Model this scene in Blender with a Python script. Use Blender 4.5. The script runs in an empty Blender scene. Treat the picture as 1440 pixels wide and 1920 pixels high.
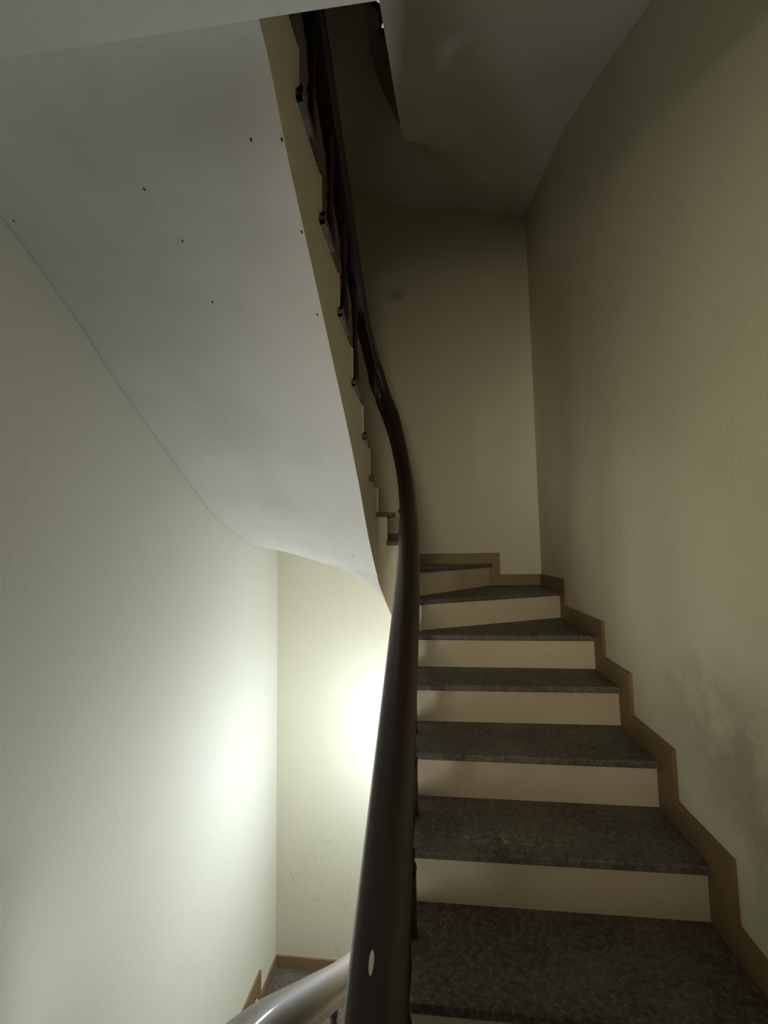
import bpy, bmesh, math, random
from mathutils import Vector, Matrix
random.seed(4)
ZO = 5.2                      # eye height above the lowest landing
SC = bpy.context.scene
COL = SC.collection

# ---------------------------------------------------------------- camera
cam_d = bpy.data.cameras.new('camera'); cam = bpy.data.objects.new('camera', cam_d); COL.objects.link(cam)
cam_d.sensor_fit = 'HORIZONTAL'; cam_d.sensor_width = 36.0; cam_d.lens = 861.0/1440.0*36.0
cam_d.clip_start = 0.02
yaw, pitch, roll = math.radians(-6.6), math.radians(5.06), math.radians(-.86)
fw = Vector((math.sin(yaw)*math.cos(pitch), math.cos(yaw)*math.cos(pitch), math.sin(pitch)))
rt = Vector((math.cos(yaw), -math.sin(yaw), 0)); up = rt.cross(fw)
r2 = rt*math.cos(roll)+up*math.sin(roll); u2 = up*math.cos(roll)-rt*math.sin(roll)
m = Matrix((r2, u2, -fw)).transposed().to_4x4(); m.translation = Vector((0, 0, ZO))
cam.matrix_world = m
SC.camera = cam

# ---------------------------------------------------------------- world, exposure
w = bpy.data.worlds.new('world'); SC.world = w; w.use_nodes = True
w.node_tree.nodes['Background'].inputs[0].default_value = (.6, .7, .9, 1)
w.node_tree.nodes['Background'].inputs[1].default_value = 0.02
SC.view_settings.view_transform = 'Standard'; SC.view_settings.look = 'None'
SC.view_settings.exposure = 0.0; SC.view_settings.gamma = 1.0
SC.view_settings.use_curve_mapping = False

LAMP_POWER = 41.0             # bulb on the far wall below (hidden behind the handrail)
UPPER_POWER = 1.0
LANDING_FILL_POWER = 5.5
REAR_FILL_POWER = 3.0

def area_light(name, loc, target, size, power, color):
    l = bpy.data.lights.new(name, 'AREA'); l.shape = 'DISK'; l.size = size; l.energy = power; l.color = color
    o = bpy.data.objects.new(name, l); COL.objects.link(o); o.location = loc
    o.rotation_euler = (Vector(target)-Vector(loc)).to_track_quat('-Z', 'Y').to_euler()
    return o
# added fill light in front of the invented low window, left of the frame
wl = area_light('landing_fill_light', (-1.29, 1.12, ZO-1.38), (.35, 3.3, ZO+.0), .36, LANDING_FILL_POWER, (1, .98, .94))
wl.data.shape = 'RECTANGLE'; wl.data.size_y = .75; wl.data.spread = math.radians(125)
# added fill light behind the camera at eye height, no doorway there
cl_ = area_light('rear_fill_light', (-.05, -1.28, ZO+.05), (.74, 3.0, ZO+.35), .5, REAR_FILL_POWER, (1, .90, .68))
cl_.data.spread = math.radians(56)

# ---------------------------------------------------------------- geometry of the stairwell (u = x, w = y, H = height over eye)
UL, UR, WB, WF = -1.335, .80, 3.744, -1.35
SR, SL, WC = -.15, -.352, 2.66              # string planes and start of the turn
CU, CR = (SR+SL)/2, (SR-SL)/2
P = 3.40; R = .17; L0 = -1.119
def lev(k): return L0+R*k
TI = {-3:.325,-2:.64,-1:.955,0:1.27,1:1.583,2:1.893,3:2.208,4:2.525,5:2.62,6:2.98,7:3.11,8:3.32,9:3.66,10:3.94,
      11:4.158,12:4.425,13:4.697,14:4.966,15:5.213,16:5.47}
Q1 = WB; Q2 = WB+(UR-UL)
TO = {-3:.325,-2:.64,-1:.955,0:1.27,1:1.583,2:1.885,3:2.22,4:2.52,5:3.17,6:4.134,7:4.784,8:5.284,9:6.315,10:6.88,
      11:7.063,12:7.373,13:7.673,14:7.963,15:8.253,16:8.50}
def inner(t, off=0.0):
    """point of the well edge; off > 0 moves into the well"""
    if t <= WC: return Vector((SR-off, t))
    if t < WC+1:
        a = (t-WC)*math.pi; r = CR-off
        return Vector((CU+r*math.cos(a), WC+r*math.sin(a)))
    return Vector((SL+off, WC-(t-WC-1)))
def outer(q, off=0.0):
    if q <= Q1: return Vector((UR-off, min(q, WB-off)))
    if q <= Q2: return Vector((max(min(UR-(q-Q1), UR-off), UL+off), WB-off))
    return Vector((UL+off, min(WB-(q-Q2), WB-off)))

# ---------------------------------------------------------------- materials
def new_mat(name):
    mt = bpy.data.materials.new(name); mt.use_nodes = True
    nt = mt.node_tree; b = nt.nodes['Principled BSDF']
    return mt, nt, b
def N(nt, typ, **kw):
    n = nt.nodes.new(typ)
    for k, v in kw.items(): setattr(n, k, v)
    return n
def noise(nt, co, scale, detail=3, rough=.55, dist=0):
    n = N(nt, 'ShaderNodeTexNoise'); n.inputs['Scale'].default_value = scale
    n.inputs['Detail'].default_value = detail; n.inputs['Roughness'].default_value = rough
    n.inputs['Distortion'].default_value = dist
    nt.links.new(co, n.inputs['Vector']); return n.outputs['Fac']
def ramp(nt, fac, p0, p1, c0=(0, 0, 0, 1), c1=(1, 1, 1, 1)):
    r = N(nt, 'ShaderNodeValToRGB'); e = r.color_ramp.elements
    e[0].position = p0; e[1].position = p1; e[0].color = c0; e[1].color = c1
    nt.links.new(fac, r.inputs[0]); return r.outputs[0]
def mix(nt, fac, a, b):
    x = N(nt, 'ShaderNodeMix', data_type='RGBA')
    if isinstance(fac, float): x.inputs[0].default_value = fac
    else: nt.links.new(fac, x.inputs[0])
    for v, i in ((a, 6), (b, 7)):
        if isinstance(v, tuple): x.inputs[i].default_value = v
        else: nt.links.new(v, x.inputs[i])
    return x.outputs[2]
def math_n(nt, op, a, b=None, clamp=False):
    x = N(nt, 'ShaderNodeMath', operation=op); x.use_clamp = clamp
    for v, i in ((a, 0), (b, 1)):
        if v is None: continue
        if isinstance(v, (int, float)): x.inputs[i].default_value = v
        else: nt.links.new(v, x.inputs[i])
    return x.outputs[0]
def bump(nt, b, h, strength, dist=.01):
    n = N(nt, 'ShaderNodeBump'); n.inputs['Strength'].default_value = strength; n.inputs['Distance'].default_value = dist
    nt.links.new(h, n.inputs['Height']); nt.links.new(n.outputs[0], b.inputs['Normal'])
def coords(nt): return N(nt, 'ShaderNodeNewGeometry').outputs['Position']
def blob(nt, co, centre, radii):
    """soft ellipsoid mask (1 in the middle) around a world point"""
    s = N(nt, 'ShaderNodeVectorMath', operation='SUBTRACT'); nt.links.new(co, s.inputs[0]); s.inputs[1].default_value = centre
    d = N(nt, 'ShaderNodeVectorMath', operation='DIVIDE'); nt.links.new(s.outputs[0], d.inputs[0]); d.inputs[1].default_value = radii
    l = N(nt, 'ShaderNodeVectorMath', operation='LENGTH'); nt.links.new(d.outputs[0], l.inputs[0])
    return ramp(nt, l.outputs['Value'], .15, 1.0, (1, 1, 1, 1), (0, 0, 0, 1))

def plaster(name, c, dark, rough=.68, stains=(), patch=.35, bumpy=.22):
    mt, nt, b = new_mat(name); co = coords(nt)
    n1 = ramp(nt, noise(nt, co, 1.7, 5, .6), .42, .72)
    col = mix(nt, math_n(nt, 'MULTIPLY', n1, patch), c, dark)
    n3 = ramp(nt, noise(nt, co, 9, 6, .7, .6), .62, .80)
    col = mix(nt, math_n(nt, 'MULTIPLY', n3, .22), col, tuple(x*.62 for x in c[:3])+(1,))
    for (ce, ra, sc, th, amt, sc_col) in stains:
        mk = blob(nt, co, ce, ra)
        nn = ramp(nt, noise(nt, co, sc, 6, .65, .8), th, th+.16)
        col = mix(nt, math_n(nt, 'MULTIPLY', math_n(nt, 'MULTIPLY', mk, nn), amt), col, sc_col)
    nt.links.new(col, b.inputs['Base Color'])
    b.inputs['Roughness'].default_value = rough
    b.inputs['Specular IOR Level'].default_value = .35
    mpp = N(nt, 'ShaderNodeMapping'); mpp.inputs['Scale'].default_value = (1, 1, .35); nt.links.new(co, mpp.inputs[0])
    f = noise(nt, mpp.outputs[0], 60, 4, .6); g = noise(nt, co, 6, 3, .5)
    bump(nt, b, math_n(nt, 'ADD', f, math_n(nt, 'MULTIPLY', g, 2.0)), bumpy, .004)
    return mt

SM = (.26, .24, .20, 1)
cream = plaster('cream_wall_paint', (.74, .69, .50, 1), (.68, .61, .42, 1))
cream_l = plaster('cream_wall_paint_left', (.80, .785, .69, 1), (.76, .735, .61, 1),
                  stains=(((UL, 2.9, ZO-2.7), (.3, .5, .5), 14, .60, .45, (.35, .32, .26, 1)),
                          ((UL, 2.2, ZO-2.0), (.3, .8, .4), 18, .64, .35, (.35, .32, .26, 1))))
cream_b = plaster('cream_wall_paint_back', (.77, .73, .57, 1), (.72, .67, .49, 1),
                  stains=(((-.95, WB, ZO-2.45), (.45, .3, .5), 11, .57, .55, SM),
                          ((-.85, WB, ZO-2.85), (.3, .3, .35), 16, .60, .5, SM),
                          ((-.30, WB, ZO+2.2), (.09, .3, .07), 2, .30, .45, (.10, .09, .06, 1))))
cream_r = plaster('cream_wall_paint_right', (.74, .69, .50, 1), (.66, .59, .41, 1), patch=.5,
                  stains=(((UR, 1.45, ZO-.55), (.3, .42, .28), 3.5, .36, .75, (.33, .29, .19, 1)),
                          ((UR, 1.25, ZO-.75), (.3, .35, .30), 3, .36, .7, (.33, .29, .19, 1)),
                          ((UR, 1.62, ZO-.46), (.3, .22, .05), 14, .50, .5, (.15, .13, .08, 1)),
                          ((UR, 2.6, ZO+.9), (.3, .9, 1.2), 3, .50, .25, (.30, .26, .16, 1))))
soffit_m = plaster('white_soffit_paint', (.80, .79, .76, 1), (.66, .65, .63, 1), rough=.6, patch=.8, bumpy=.3)
string_m = plaster('cream_string_paint', (.77, .71, .54, 1), (.68, .61, .44, 1), rough=.5)
riser_m = plaster('cream_riser_paint', (.74, .64, .47, 1), (.60, .46, .31, 1), rough=.45, patch=.7)
skirt_m, nt, b = new_mat('brown_skirting_paint'); co = coords(nt)
nt.links.new(mix(nt, ramp(nt, noise(nt, co, 4, 5), .35, .7), (.28, .18, .085, 1), (.21, .135, .065, 1)), b.inputs['Base Color'])
b.inputs['Roughness'].default_value = .5; bump(nt, b, noise(nt, co, 40), .15, .004)
gran_m, nt, b = new_mat('speckled_terrazzo'); co = coords(nt)
v = N(nt, 'ShaderNodeTexVoronoi'); v.inputs['Scale'].default_value = 160; nt.links.new(co, v.inputs['Vector'])
sp = ramp(nt, v.outputs['Distance'], .18, .42, (.33, .30, .26, 1), (.135, .115, .09, 1))
c1 = mix(nt, ramp(nt, noise(nt, co, 60, 4), .40, .62), sp, (.075, .062, .048, 1))
c2 = mix(nt, math_n(nt, 'MULTIPLY', ramp(nt, noise(nt, co, 5, 6, .65), .42, .75), .45), c1, (.30, .26, .21, 1))
mk = math_n(nt, 'MULTIPLY', blob(nt, co, (.22, 1.64, ZO-.949), (.26, .07, .05)), ramp(nt, noise(nt, co, 45, 6, .7, 1.0), .50, .62))
c2 = mix(nt, math_n(nt, 'MULTIPLY', mk, .7), c2, (.55, .50, .42, 1))
nt.links.new(c2, b.inputs['Base Color']); b.inputs['Roughness'].default_value = .6
bump(nt, b, noise(nt, co, 35, 5, .6), .25, .004)
wood_m, nt, b = new_mat('dark_varnished_wood'); co = coords(nt)
mp = N(nt, 'ShaderNodeMapping'); mp.inputs['Scale'].default_value = (60, 6, 12); nt.links.new(co, mp.inputs[0])
wn = noise(nt, mp.outputs[0], 1.6, 5, .6, .5)
nt.links.new(mix(nt, wn, (.020, .009, .007, 1), (.036, .018, .014, 1)), b.inputs['Base Color'])
b.inputs['Roughness'].default_value = .45; b.inputs['Coat Weight'].default_value = .4; b.inputs['Coat Roughness'].default_value = .25
bump(nt, b, wn, .08, .002)
grey_wood_m, nt, b = new_mat('grey_brown_wood'); co = coords(nt)  # paler grey-brown wood, used on the lower handrail only
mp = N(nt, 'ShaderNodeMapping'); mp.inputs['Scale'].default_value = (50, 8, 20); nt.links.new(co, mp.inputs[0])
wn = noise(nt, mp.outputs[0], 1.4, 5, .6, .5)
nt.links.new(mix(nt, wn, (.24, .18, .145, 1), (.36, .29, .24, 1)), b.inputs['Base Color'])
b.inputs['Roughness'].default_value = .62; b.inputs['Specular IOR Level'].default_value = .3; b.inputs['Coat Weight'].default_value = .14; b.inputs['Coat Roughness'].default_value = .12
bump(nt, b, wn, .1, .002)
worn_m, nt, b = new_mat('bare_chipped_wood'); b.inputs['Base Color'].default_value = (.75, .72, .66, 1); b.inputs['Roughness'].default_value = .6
dark_m, nt, b = new_mat('rusty_black_iron'); b.inputs['Base Color'].default_value = (.03, .025, .02, 1); b.inputs['Roughness'].default_value = .6
plast_m, nt, b = new_mat('white_bakelite'); b.inputs['Base Color'].default_value = (.8, .8, .78, 1); b.inputs['Roughness'].default_value = .35
bulb_m, nt, b = new_mat('lit_bulb_glass'); b.inputs['Base Color'].default_value = (.9, .95, 1, 1)
b.inputs['Emission Color'].default_value = (.86, .94, 1, 1); b.inputs['Emission Strength'].default_value = 25

# ---------------------------------------------------------------- object helpers
def obj(name, verts, faces, mat, parent=None, smooth=False, bevel=0):
    me = bpy.data.meshes.new(name); me.from_pydata([tuple(v) for v in verts], [], faces); me.materials.append(mat)
    bm = bmesh.new(); bm.from_mesh(me); bmesh.ops.recalc_face_normals(bm, faces=bm.faces); bm.to_mesh(me); bm.free()
    if smooth:
        for p in me.polygons: p.use_smooth = True
    o = bpy.data.objects.new(name, me); COL.objects.link(o); o.parent = parent
    if bevel:
        bv = o.modifiers.new('bevel', 'BEVEL'); bv.width = bevel; bv.segments = 2; bv.limit_method = 'ANGLE'
    return o
def box(name, lo, hi, mat, parent=None, bevel=0):
    (a, b_, c), (d, e, f) = lo, hi
    V = [(a,b_,c),(d,b_,c),(d,e,c),(a,e,c),(a,b_,f),(d,b_,f),(d,e,f),(a,e,f)]
    F = [(0,3,2,1),(4,5,6,7),(0,1,5,4),(1,2,6,5),(2,3,7,6),(3,0,4,7)]
    return obj(name, V, F, mat, parent, bevel=bevel)
def prism(name, poly, z0, z1, mat, parent=None, bevel=0):
    n = len(poly); V = [(p[0], p[1], z0) for p in poly]+[(p[0], p[1], z1) for p in poly]
    F = [tuple(range(n))[::-1], tuple(range(n, 2*n))]+[(i, (i+1) % n, n+(i+1) % n, n+i) for i in range(n)]
    return obj(name, V, F, mat, parent, bevel=bevel)
def empty(name, loc, label=None, cat=None, group=None, kind=None):
    o = bpy.data.objects.new(name, None); COL.objects.link(o); o.location = loc; o.empty_display_size = .1
    return tag(o, label, cat, group, kind)
def tag(o, label=None, cat=None, group=None, kind=None):
    if label: o['label'] = label
    if cat: o['category'] = cat
    if group: o['group'] = group
    if kind: o['kind'] = kind
    return o
def lathe(name, prof, mat, parent, seg=12, loc=(0, 0, 0), mesh=None):
    if mesh is None:
        V = []; F = []
        for (r, z) in prof:
            for i in range(seg):
                a = 2*math.pi*i/seg; V.append((r*math.cos(a), r*math.sin(a), z))
        n = len(prof)
        for j in range(n-1):
            for i in range(seg):
                F.append((j*seg+i, j*seg+(i+1) % seg, (j+1)*seg+(i+1) % seg, (j+1)*seg+i))
        F.append(tuple(range(seg))[::-1]); F.append(tuple(range((n-1)*seg, n*seg)))
        o = obj(name, V, F, mat, parent, smooth=True); o.location = loc; return o
    o = bpy.data.objects.new(name, mesh); COL.objects.link(o); o.parent = parent; o.location = loc; return o

# ---------------------------------------------------------------- room shell
ZB, ZT = -.25, ZO+P+2.6
def struct(o, label): return tag(o, label, 'structure' and None, None, 'structure')
TH = .2
struct(box('wall_left', (UL-TH, WF-TH, ZB), (UL, WB, ZT), cream_l), 'tall cream plastered wall on the left of the stairwell')
struct(box('wall_right', (UR, WF-TH, ZB), (UR+TH, WB, ZT), cream_r), 'cream plastered wall on the right with a grey dirty patch')
struct(box('wall_back', (UL-TH, WB, ZB), (UR+TH, WB+TH, ZT), cream_b), 'far cream plastered wall behind the winding steps')
struct(box('wall_front', (UL, WF-TH, ZB), (UR, WF, ZT), cream), 'cream wall behind the landing')
struct(box('ceiling', (UL, WF, ZT-.2), (UR, WB, ZT), soffit_m), 'top ceiling of the stairwell')
struct(box('floor', (UL, WF, ZB), (UR, WB, 0.0), gran_m), 'terrazzo floor at the foot of the stairwell')

# ---------------------------------------------------------------- landings
LW = .85
for i, (zl, nm, lab) in enumerate(((lev(-4)+ZO, 'landing', 'landing slab with terrazzo top where this flight starts'),
                        (lev(16)+ZO, 'landing', 'upper landing slab with a flat off-white underside across the top of the picture'))):
    e = empty(nm, (0, 0, zl), lab, 'landing', kind='structure')
    def lb(n, lo, hi, mt): 
        o = box(n, lo, hi, mt, e); o.location = (0, 0, -zl); return o
    lb('slab', (UL, WF, zl-.46), (UR, LW, zl-.028), soffit_m)
    lb('paving', (UL, WF, zl-.028), (SR, LW+.02, zl), gran_m)
    lb('paving', (SR, WF, zl-.028), (UR, TI[-3], zl), gran_m)

# ---------------------------------------------------------------- staircases
# smooth underside: which wall point each well-edge point pairs with, and the heights along both edges
TQ = [(.85,.85),(.955,.955),(1.27,1.27),(1.583,1.583),(1.893,1.885),(2.208,2.22),(2.525,2.60),(2.70,3.17),(2.85,Q1),(3.07,4.134),
      (3.224,4.784),(3.38,5.144),(3.50,5.494),(3.62,Q2),(3.78,6.353),(3.93,6.713),(4.158,7.083),(4.425,7.423),(4.697,7.763),(4.966,8.058),
      (5.213,8.423),(5.47,8.773),(5.49,8.793)]
HI = [(.85,-1.83),(1.583,-1.44),(2.525,-.92),(2.70,-.80),(2.95,-.62),(3.20,-.42),(3.45,-.24),(3.72,-.10),(4.0,.09),(4.25,.305),(4.52,.505),(4.80,.69),(5.05,.855),(5.27,.995),(5.47,1.141),(5.49,1.143)]
HQ = [(.85,-1.83),(1.583,-1.46),(2.60,-.95),(3.17,-.76),(Q1,-.61),(4.134,-.53),(4.784,-.40),(5.10,-.245),(5.40,-.07),(5.65,.01),(Q2,.041),(6.353,.058),(6.713,.142),(7.01,.243),(7.31,.406),(7.56,.552),
      (7.763,.672),(7.933,.774),(8.058,.865),(8.25,.98),(8.423,1.07),(8.60,1.125),(8.773,1.141),(8.793,1.143)]
def pchip(tab, x):
    xs = [p[0] for p in tab]; ys = [p[1] for p in tab]; n = len(xs)
    if x <= xs[0]: return ys[0]
    if x >= xs[-1]: return ys[-1]
    h = [xs[i+1]-xs[i] for i in range(n-1)]; d = [(ys[i+1]-ys[i])/h[i] for i in range(n-1)]
    i = max(j for j in range(n-1) if xs[j] <= x)
    def mm(j):
        if j == 0: return d[0]
        if j == n-1: return d[-1]
        if d[j-1]*d[j] <= 0: return 0
        w1, w2 = 2*h[j]+h[j-1], h[j]+2*h[j-1]
        return (w1+w2)/(w1/d[j-1]+w2/d[j])
    s = (x-xs[i])/h[i]; s2, s3 = s*s, s*s*s
    return (2*s3-3*s2+1)*ys[i]+(s3-2*s2+s)*h[i]*mm(i)+(-2*s3+3*s2)*ys[i+1]+(s3-s2)*h[i]*mm(i+1)
KT = []; KQ = []
for (a, qa), (b_, qb) in zip(TQ, TQ[1:]):
    for j in range(6): KT.append(a+(b_-a)*j/6); KQ.append(qa+(qb-qa)*j/6)
KT.append(TQ[-1][0]); KQ.append(TQ[-1][1])
KI = [pchip(HI, t) for t in KT]; KO = [pchip(HQ, q) for q in KQ]
def h_inner(t): return pchip(HI, t)

def path_in(t0, t1, off, n=None):
    ts = [t0]; step = .035
    if t0 < WC+1 and t1 > WC:
        a = max(t0, WC); e = min(t1, WC+1); c = max(1, int((e-a)/.04))
        ts += [a+(e-a)*i/c for i in range(c+1)]
    ts.append(t1); out = []
    for t in ts:
        p = inner(t, off)
        if not out or (p-out[-1]).length > 1e-4: out.append(p)
    return out
def path_out(q0, q1, off=0):
    qs = [q0]+[c for c in (Q1, Q2) if q0 < c < q1]+[q1]
    return [outer(q, off) for q in qs]
def skirt_pieces(name, parent, dz, ks, z0f):
    """stepped skirting board; one piece per tread, hugging the outer walls"""
    HS, OF, T = .085, .125, .014
    for k in ks:
        o0 = OF if TO[k] < Q1-.2 else (.075 if TO[k] < Q2 else .10)
        q0 = TO[k]-o0; k1 = k+1
        o1 = OF if TO[k1] < Q1-.2 else (.075 if TO[k1] < Q2 else .10)
        q1 = TO[k1]-o1
        zt = lev(k)+HS+dz; zr = lev(k)+dz; zp = lev(k-1)+dz
        # profile along q: rises at q0, the leading strip reaches down to the lower tread
        cuts = [q0, TO[k]]+[c for c in (Q1, Q2) if q0 < c < q1]+[q1]
        cuts = sorted(set(cuts))
        V = []; F = []
        for a, b_ in zip(cuts, cuts[1:]):
            lo = zp if b_ <= TO[k]+1e-6 else zr
            pa, pb = outer(a), outer(b_); ia, ib = outer(a, T), outer(b_, T)
            if a in (Q1, Q2): ia = Vector((UR-T if a == Q1 else UL+T, WB-T))
            if b_ in (Q1, Q2): ib = Vector((UR-T if b_ == Q1 else UL+T, WB-T))
            n = len(V)
            for z in (lo, zt):
                for p in (pa, pb, ib, ia): V.append((p.x, p.y, z))
            F += [(n,n+1,n+2,n+3),(n+4,n+5,n+6,n+7),(n,n+1,n+5,n+4),(n+1,n+2,n+6,n+5),(n+2,n+3,n+7,n+6),(n+3,n,n+4,n+7)]
        obj(name, V, F, skirt_m, parent)

def staircase(dz, label, k0=-3, k1=15):
    root = empty('staircase', (0, 0, dz+lev(k0-1)), label, 'staircase')
    off = -(dz+lev(k0-1))
    def fix(o): o.location = (0, 0, off); return o
    # underside
    M = 10; V = []; F = []
    for i in range(len(KT)):
        a, c = inner(KT[i]), outer(KQ[i], .0015)
        for j in range(M+1):
            f = j/M; p = a*(1-f)+c*f; V.append((p.x, p.y, dz+KI[i]*(1-f)+KO[i]*f))
    for i in range(len(KT)-1):
        for j in range(M):
            n = i*(M+1)+j; F.append((n, n+1, n+M+2, n+M+1))
    s = fix(obj('soffit', V, F, soffit_m, root, smooth=True)); tag(s, 'smooth off-white plastered underside')
    # string: the face towards the well, stepped on top
    V = []; F = []
    for k in range(k0, k1+1):
        pts = []
        a, e = TI[k], TI[k+1]
        c = max(2, int((e-a)/.05))
        for i in range(c+1):
            pts.append(a+(e-a)*i/c)
        zt = lev(k)+dz-.028; n = len(V)
        for t in pts:
            zb = max(h_inner(t), lev(-4)-.028)+dz if t > LW else lev(-4)-.028+dz
            p = inner(t); g = inner(t, -.05)
            V += [(p.x, p.y, zb), (p.x, p.y, zt), (g.x, g.y, min(zb+.12, zt-.005)), (g.x, g.y, zt)]
        for i in range(len(pts)-1):
            m0 = n+4*i; F += [(m0, m0+4, m0+5, m0+1), (m0+2, m0+3, m0+7, m0+6), (m0+1, m0+5, m0+7, m0+3)]
        F += [(n, n+1, n+3, n+2), (n+4*len(pts)-4, n+4*len(pts)-2, n+4*len(pts)-1, n+4*len(pts)-3)]
    s = fix(obj('string', V, F, string_m, root)); tag(s, 'cream painted stepped edge facing the well')
    # risers and treads
    for k in range(k0, k1+2):
        a, c = inner(TI[k], -.001), outer(TO[k], .001)
        d = (c-a).normalized(); nrm = Vector((d.y, -d.x))          # towards the lower step
        low = inner(TI[k]-.06, -.3)-a
        if nrm.dot(low) < 0: nrm = -nrm
        b0, b1 = a-nrm*.02, c-nrm*.02
        cl = lambda p: Vector((min(max(p.x, UL+.0015), UR-.0015), min(p.y, WB-.0015)))
        fix(prism('riser', [cl(a), cl(c), cl(b1), cl(b0)], lev(k-1)+dz-.002, lev(k)+dz-.028, riser_m, root))
        if k > k1: break
        na, nc = inner(TI[k], .020)+nrm*(.045 if k in (8, 9) else .024), c+nrm*.022
        a2, c2 = inner(TI[k+1], .020), outer(TO[k+1], .0)
        d2 = (c2-inner(TI[k+1])).normalized(); n2 = Vector((d2.y, -d2.x))
        low2 = inner(TI[k+1]-.06, -.3)-inner(TI[k+1])
        if n2.dot(low2) < 0: n2 = -n2
        poly = [na]+path_in(TI[k], TI[k+1], .020)[1:]+[inner(TI[k+1], .020)-n2*.01]
        oo = path_out(TO[k], TO[k+1], .0)
        poly += [oo[-1]-n2*.01]+oo[1:-1][::-1]+[nc]
        poly = [Vector((min(max(p.x, UL+.0015), UR-.0015), min(p.y, WB-.0015))) for p in poly]
        fix(prism('tread', poly, lev(k)+dz-.028, lev(k)+dz, gran_m, root, bevel=.006))
    return root, fix

LOWZ = -.035
st_low, _ = staircase(ZO-P+LOWZ, 'lower winding staircase with terrazzo treads, bottom left beneath the pale handrail')
st_mid, _ = staircase(ZO, 'winding staircase climbing on the right, turning back overhead with a white underside')
st_top, _ = staircase(ZO+P, 'topmost dark staircase whose shadowed underside hangs over the right-hand steps')
for dz, lab, dn in ((ZO-P+LOWZ, 'brown stepped skirting board of the lower stairs in the bottom left corner', 'lower'),
                (ZO, 'brown stepped skirting board following the right-hand steps along the wall', 'mid'),
                (ZO+P, 'brown stepped skirting board of the topmost stairs', 'top')):
    e = empty('trim', (0, 0, 0), lab, None, None, 'structure')
    e.name = 'trim_%d' % {'lower': 1, 'mid': 2, 'top': 3}[dn]
    skirt_pieces('skirting_board', e, dz, range(-3, 16), None)

# ---------------------------------------------------------------- balustrades
RU, LU = -.100, -.385
RC, RR = (RU+LU)/2, (RU-LU)/2
RXY = [(.62,-.100,.62),(1.5,-.107,1.5),(2.0,-.122,2.0),(2.25,-.140,2.25),(2.48,-.167,2.48),(2.62,-.195,2.61),(2.85,-.251,2.75),(3.05,-.303,2.795),
       (3.25,-.347,2.77),(3.50,-.378,2.66),(3.90,-.390,2.42),(4.25,-.392,2.07),(5.70,-.392,.62)]
def rail_xy(t):
    if t < .62:                      # near wrap: t from -.38 (left) to .62 (right)
        a = math.pi+(t+.38)*math.pi
        return Vector((-.246+.146*math.cos(a), .62+.146*math.sin(a)))
    return Vector((pchip([(a, b_) for a, b_, c in RXY], t), pchip([(a, c) for a, b_, c in RXY], t)))
def lerp(tab, t):
    if t <= tab[0][0]: return tab[0][1]
    for (a, x), (b_, y) in zip(tab, tab[1:]):
        if t <= b_: return x+(y-x)*(t-a)/(b_-a)
    return tab[-1][1]
RH = [(-.38, -.74), (.12, -.69), (.62, -.657), (1.5, -.182), (2.0, .085), (2.25, .224), (2.48, .39), (2.62, .54), (2.85, .82), (3.05, .99), (3.25, 1.12), (3.50, 1.215),
      (3.90, 1.32), (4.07, 1.405), (4.27, 1.52), (5.70, 2.437)]
def rail_h(t, table, n=5, s=.06): return sum(lerp(table, t+s*(i/(n-1)-.5)*2) for i in range(n))/n
SEC = [(-.028,-.066),(-.030,-.046),(-.024,-.040),(-.024,-.030),(-.036,-.024),(-.043,-.008),(-.043,.008),(-.036,.022),(-.020,.032),(0,.035)]
SEC = SEC+[(-a, b_) for a, b_ in SEC[:-1][::-1]]
def handrail(name, ts, table, dz, parent, fixz):
    pts = [Vector((*rail_xy(t), dz+rail_h(t, table))) for t in ts]
    V = []; F = []; n = len(SEC)
    for i, p in enumerate(pts):
        d = (pts[min(i+1, len(pts)-1)]-pts[max(i-1, 0)]).normalized()
        side = d.cross(Vector((0, 0, 1))).normalized(); upv = side.cross(d).normalized()
        for (a, b_) in SEC: V.append(p+side*a+upv*b_)
    for i in range(len(pts)-1):
        for j in range(n): F.append((i*n+j, i*n+(j+1) % n, (i+1)*n+(j+1) % n, (i+1)*n+j))
    F.append(tuple(range(n))[::-1]); F.append(tuple(range((len(pts)-1)*n, len(pts)*n)))
    o = obj(name, V, F, wood_m, parent); o.location = (0, 0, fixz)
    for pl in o.data.polygons: pl.use_smooth = len(pl.vertices) == 4
    o.data.set_sharp_from_angle(angle=math.radians(40)) if hasattr(o.data, 'set_sharp_from_angle') else None
    return o
PROF = [(.019,.20),(.021,.215),(.019,.23),(.013,.24),(.018,.255),(.018,.27),(.012,.285),(.012,.31),(.018,.36),(.021,.41),(.019,.48),(.013,.57),(.011,.61),
        (.017,.625),(.017,.64),(.011,.655),(.012,.70),(.016,.78),(.017,.83),(.013,.90),(.011,.93),(.016,.945),(.016,.96),(.012,.975),(.015,1.0)]
def baluster(p, z0, z1, parent, fixz):
    h = z1-z0; c = .018; b0 = h*.20
    V = [(x, y, z) for z in (0, b0) for x, y in ((-c,-c),(c,-c),(c,c),(-c,c))]
    F = [(3,2,1,0),(0,1,5,4),(1,2,6,5),(2,3,7,6),(3,0,4,7),(4,5,6,7)]
    n0 = len(V); seg = 10
    for r, z in PROF:
        for i in range(seg):
            a = 2*math.pi*i/seg; V.append((r*math.cos(a), r*math.sin(a), z*h))
    for j in range(len(PROF)-1):
        for i in range(seg):
            F.append((n0+j*seg+i, n0+j*seg+(i+1) % seg, n0+(j+1)*seg+(i+1) % seg, n0+(j+1)*seg+i))
    o = obj('baluster', V, F, wood_m, parent); o.location = (p.x, p.y, z0+fixz)
    for pl in o.data.polygons[6:]: pl.use_smooth = True
    return o
    return lathe('baluster', [(r, z*h) for r, z in PROF], wood_m, parent, 12, (p.x, p.y, z0+fixz))
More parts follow.
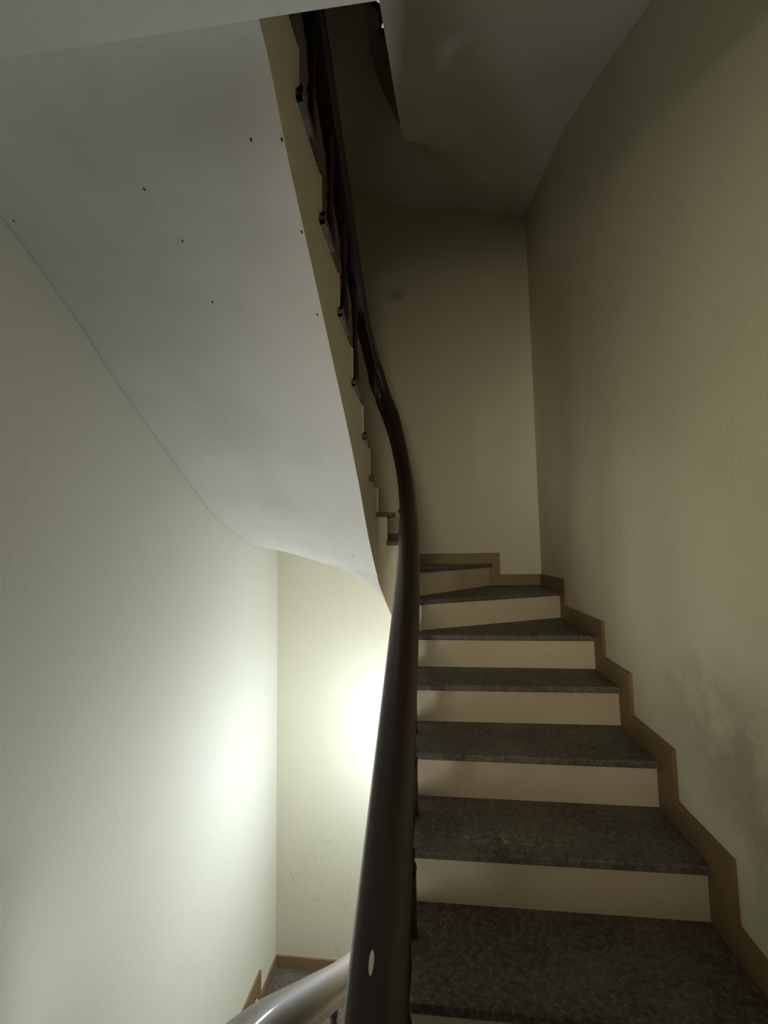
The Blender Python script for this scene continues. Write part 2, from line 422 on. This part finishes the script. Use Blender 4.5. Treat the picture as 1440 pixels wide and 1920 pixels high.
def balustrade(dz, table, label, t0, t1, k0=-3, k1=15, lz=0):
    base = dz+lev(-4); root = empty('balustrade', (0, 0, base), label, 'balustrade')
    ts = [t0+(t1-t0)*i/150 for i in range(151)]
    hr = handrail('handrail', ts, table, dz, root, -base)
    for k in range(k0, k1+1):
        a, e = TI[k], TI[k+1]
        if k in (6, 7, 8, 9): continue                       # the tight turn has none
        t = 2.66 if k == 5 else a+(.58 if k < 6 else .80)*(e-a)
        if t < max(.62, t0): continue
        p = rail_xy(t); baluster(p, lev(k)+dz+lz, dz+rail_h(t, table)-.055, root, -base)
    return root, hr, base
RHL = RH[:8]+[(2.85, .83), (3.05, 1.02), (3.25, 1.16), (3.50, 1.29), (3.66, 1.37), (4.17, 1.625), (4.585, 1.905), (5.32, 2.43), (5.70, 2.66)]
b_low, hr_low, _ = balustrade(ZO-P, RHL, 'lower balustrade whose lit handrail slants across the bottom left corner', .62, 5.70, lz=LOWZ)
hr_low.data.materials[0] = grey_wood_m; hr_low['label'] = 'grey-brown handrail with a bright highlight'
b_mid, hr_mid, base_mid = balustrade(ZO, RH, 'dark varnished balustrade sweeping up the middle from the bottom edge', -.38, 5.70)
RHT = [(-.38, -.963), (.12, -.80), (.62, -.657)]+RH[3:]
b_top, _, _ = balustrade(ZO+P, RHT, 'topmost dark balustrade above the upper landing', -.38, 5.70)

# pale chip in the varnish on top of the near handrail
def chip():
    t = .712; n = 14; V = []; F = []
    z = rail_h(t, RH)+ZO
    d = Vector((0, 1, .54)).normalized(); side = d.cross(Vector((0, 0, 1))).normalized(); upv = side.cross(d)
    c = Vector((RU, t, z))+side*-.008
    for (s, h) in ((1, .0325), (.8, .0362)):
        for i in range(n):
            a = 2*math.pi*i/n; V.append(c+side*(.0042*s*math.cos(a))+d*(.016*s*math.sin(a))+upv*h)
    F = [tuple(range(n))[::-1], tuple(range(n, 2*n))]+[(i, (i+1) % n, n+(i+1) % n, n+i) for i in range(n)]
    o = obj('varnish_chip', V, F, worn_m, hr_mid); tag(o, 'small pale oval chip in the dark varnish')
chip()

# small nail heads and flies left in the plaster of the underside
for (x, y, z, nx, ny, nz) in ((-.438,1.017,6.233,.11,.62,.77),(-.358,1.016,6.222,.08,.67,.74),(-.791,1.117,6.224,.13,.46,.88),(-.746,1.237,6.151,.15,.5,.85),
        (-.732,1.4,6.048,.17,.54,.83),(-.36,1.19,6.107,.16,.51,.84),(-1.3,1.217,6.257,.14,.42,.9),(-.477,2.568,5.185,.37,.42,.83),(-.37,1.398,5.975,.17,.55,.82),(-1.258,3.211,5.249,.2,.11,.97)):
    zb = lev(-4)+ZO
    nrm = Vector((nx, ny, nz)).normalized()
    q = nrm.to_track_quat('Z', 'Y'); n0 = 8; V = []
    for r, h in ((.0022, .003), (.0028, -.001), (.0014, -.002)):
        for i in range(n0):
            a = 2*math.pi*i/n0; V.append(q @ Vector((r*math.cos(a)*1.0, r*1.7*math.sin(a), h)))
    F = [tuple(range(n0)), tuple(range(2*n0, 3*n0))[::-1]]+[(j*n0+i, j*n0+(i+1) % n0, (j+1)*n0+(i+1) % n0, (j+1)*n0+i) for j in (0, 1) for i in range(n0)]
    o = obj('nail_head', V, F, dark_m, st_mid); o.location = (x, y, z-(st_mid.location.z))

# ---------------------------------------------------------------- hanging bulb over the lower winders
def pendant(u, w_, H, Htop, label, power):
    root = empty('pendant_lamp', (u, w_, ZO+H), label, 'lamp')
    L_ = Htop-H
    lathe('ceiling_rose', [(.012, L_-.03), (.035, L_-.012), (.04, L_)], plast_m, root, 20)
    lathe('cord', [(.003, .09), (.003, L_-.02)], dark_m, root, 8)
    lathe('lamp_holder', [(.017, .03), (.02, .045), (.02, .075), (.008, .09), (.004, .095)], plast_m, root, 16)
    lathe('bulb', [(.004, -.075), (.018, -.07), (.028, -.055), (.032, -.035), (.028, -.012), (.017, .01), (.014, .03)], bulb_m, root, 20)
    l = bpy.data.lights.new('bulb_light', 'POINT'); l.energy = power; l.shadow_soft_size = .04; l.color = (.78, .885, 1.0)
    o = bpy.data.objects.new('bulb_light', l); COL.objects.link(o); o.parent = root; o.location = (0, 0, -.115)
pendant(-.265, 3.04, -1.27, -.455, 'bare bulb hanging over the lower winding steps, hidden behind the dark handrail', LAMP_POWER)

# ---------------------------------------------------------------- unseen window added to go with the fill light (left wall, low)
we = empty('fill_window_1', (UL, 1.1, ZO-1.40), 'added low window in the left wall, out of frame, for fill light', None, None, 'structure')
def wb(n, lo, hi, mt):
    o = box(n, lo, hi, mt, we); o.location = (-UL, -1.1, -(ZO-1.40)); return o
glass_m, nt, b = new_mat('fill_window_pane'); b.inputs['Base Color'].default_value = (.8, .85, .9, 1)  # glowing pane of the added window
b.inputs['Emission Color'].default_value = (.95, .97, 1, 1); b.inputs['Emission Strength'].default_value = 1.5
for z0, z1 in ((-1.75, -1.40), (-1.37, -1.02)): wb('pane', (UL+.002, .93, ZO+z0), (UL+.008, 1.27, ZO+z1), glass_m)
for y0, y1 in ((.90, .93), (1.27, 1.30)): wb('frame_bar', (UL+.001, y0, ZO-1.78), (UL+.03, y1, ZO-.99), plast_m)
for z0, z1 in ((-1.78, -1.75), (-1.40, -1.37), (-1.02, -.99)): wb('frame_bar', (UL+.001, .93, ZO+z0), (UL+.03, 1.27, ZO+z1), plast_m)
# stair window high up in the far wall of the next storey, glimpsed through the well
we2 = empty('window_2', (-.45, WB, ZO+4.6), 'small bright lilac-white window high above, glimpsed through the stairwell', None, None, 'structure')
def wc(n, lo, hi, mt):
    o = box(n, lo, hi, mt, we2); o.location = (.45, -WB, -(ZO+4.6)); return o
sky_m, nt, b = new_mat('pale_sky_pane'); b.inputs['Base Color'].default_value = (.8, .8, .9, 1)
b.inputs['Emission Color'].default_value = (.62, .58, .78, 1); b.inputs['Emission Strength'].default_value = .7
for x0, x1 in ((-.95, -.535), (-.505, -.05)): wc('pane', (x0, WB-.010, ZO+4.0), (x1, WB-.002, ZO+5.3), sky_m)
for x0, x1 in ((-1.0, -.95), (-.535, -.505), (-.05, 0)): wc('frame_bar', (x0, WB-.04, ZO+3.95), (x1, WB-.001, ZO+5.35), wood_m)
for z0, z1 in ((3.95, 4.0), (4.6, 4.63), (5.3, 5.35)): wc('frame_bar', (-.95, WB-.04, ZO+z0), (-.05, WB-.001, ZO+z1), wood_m)
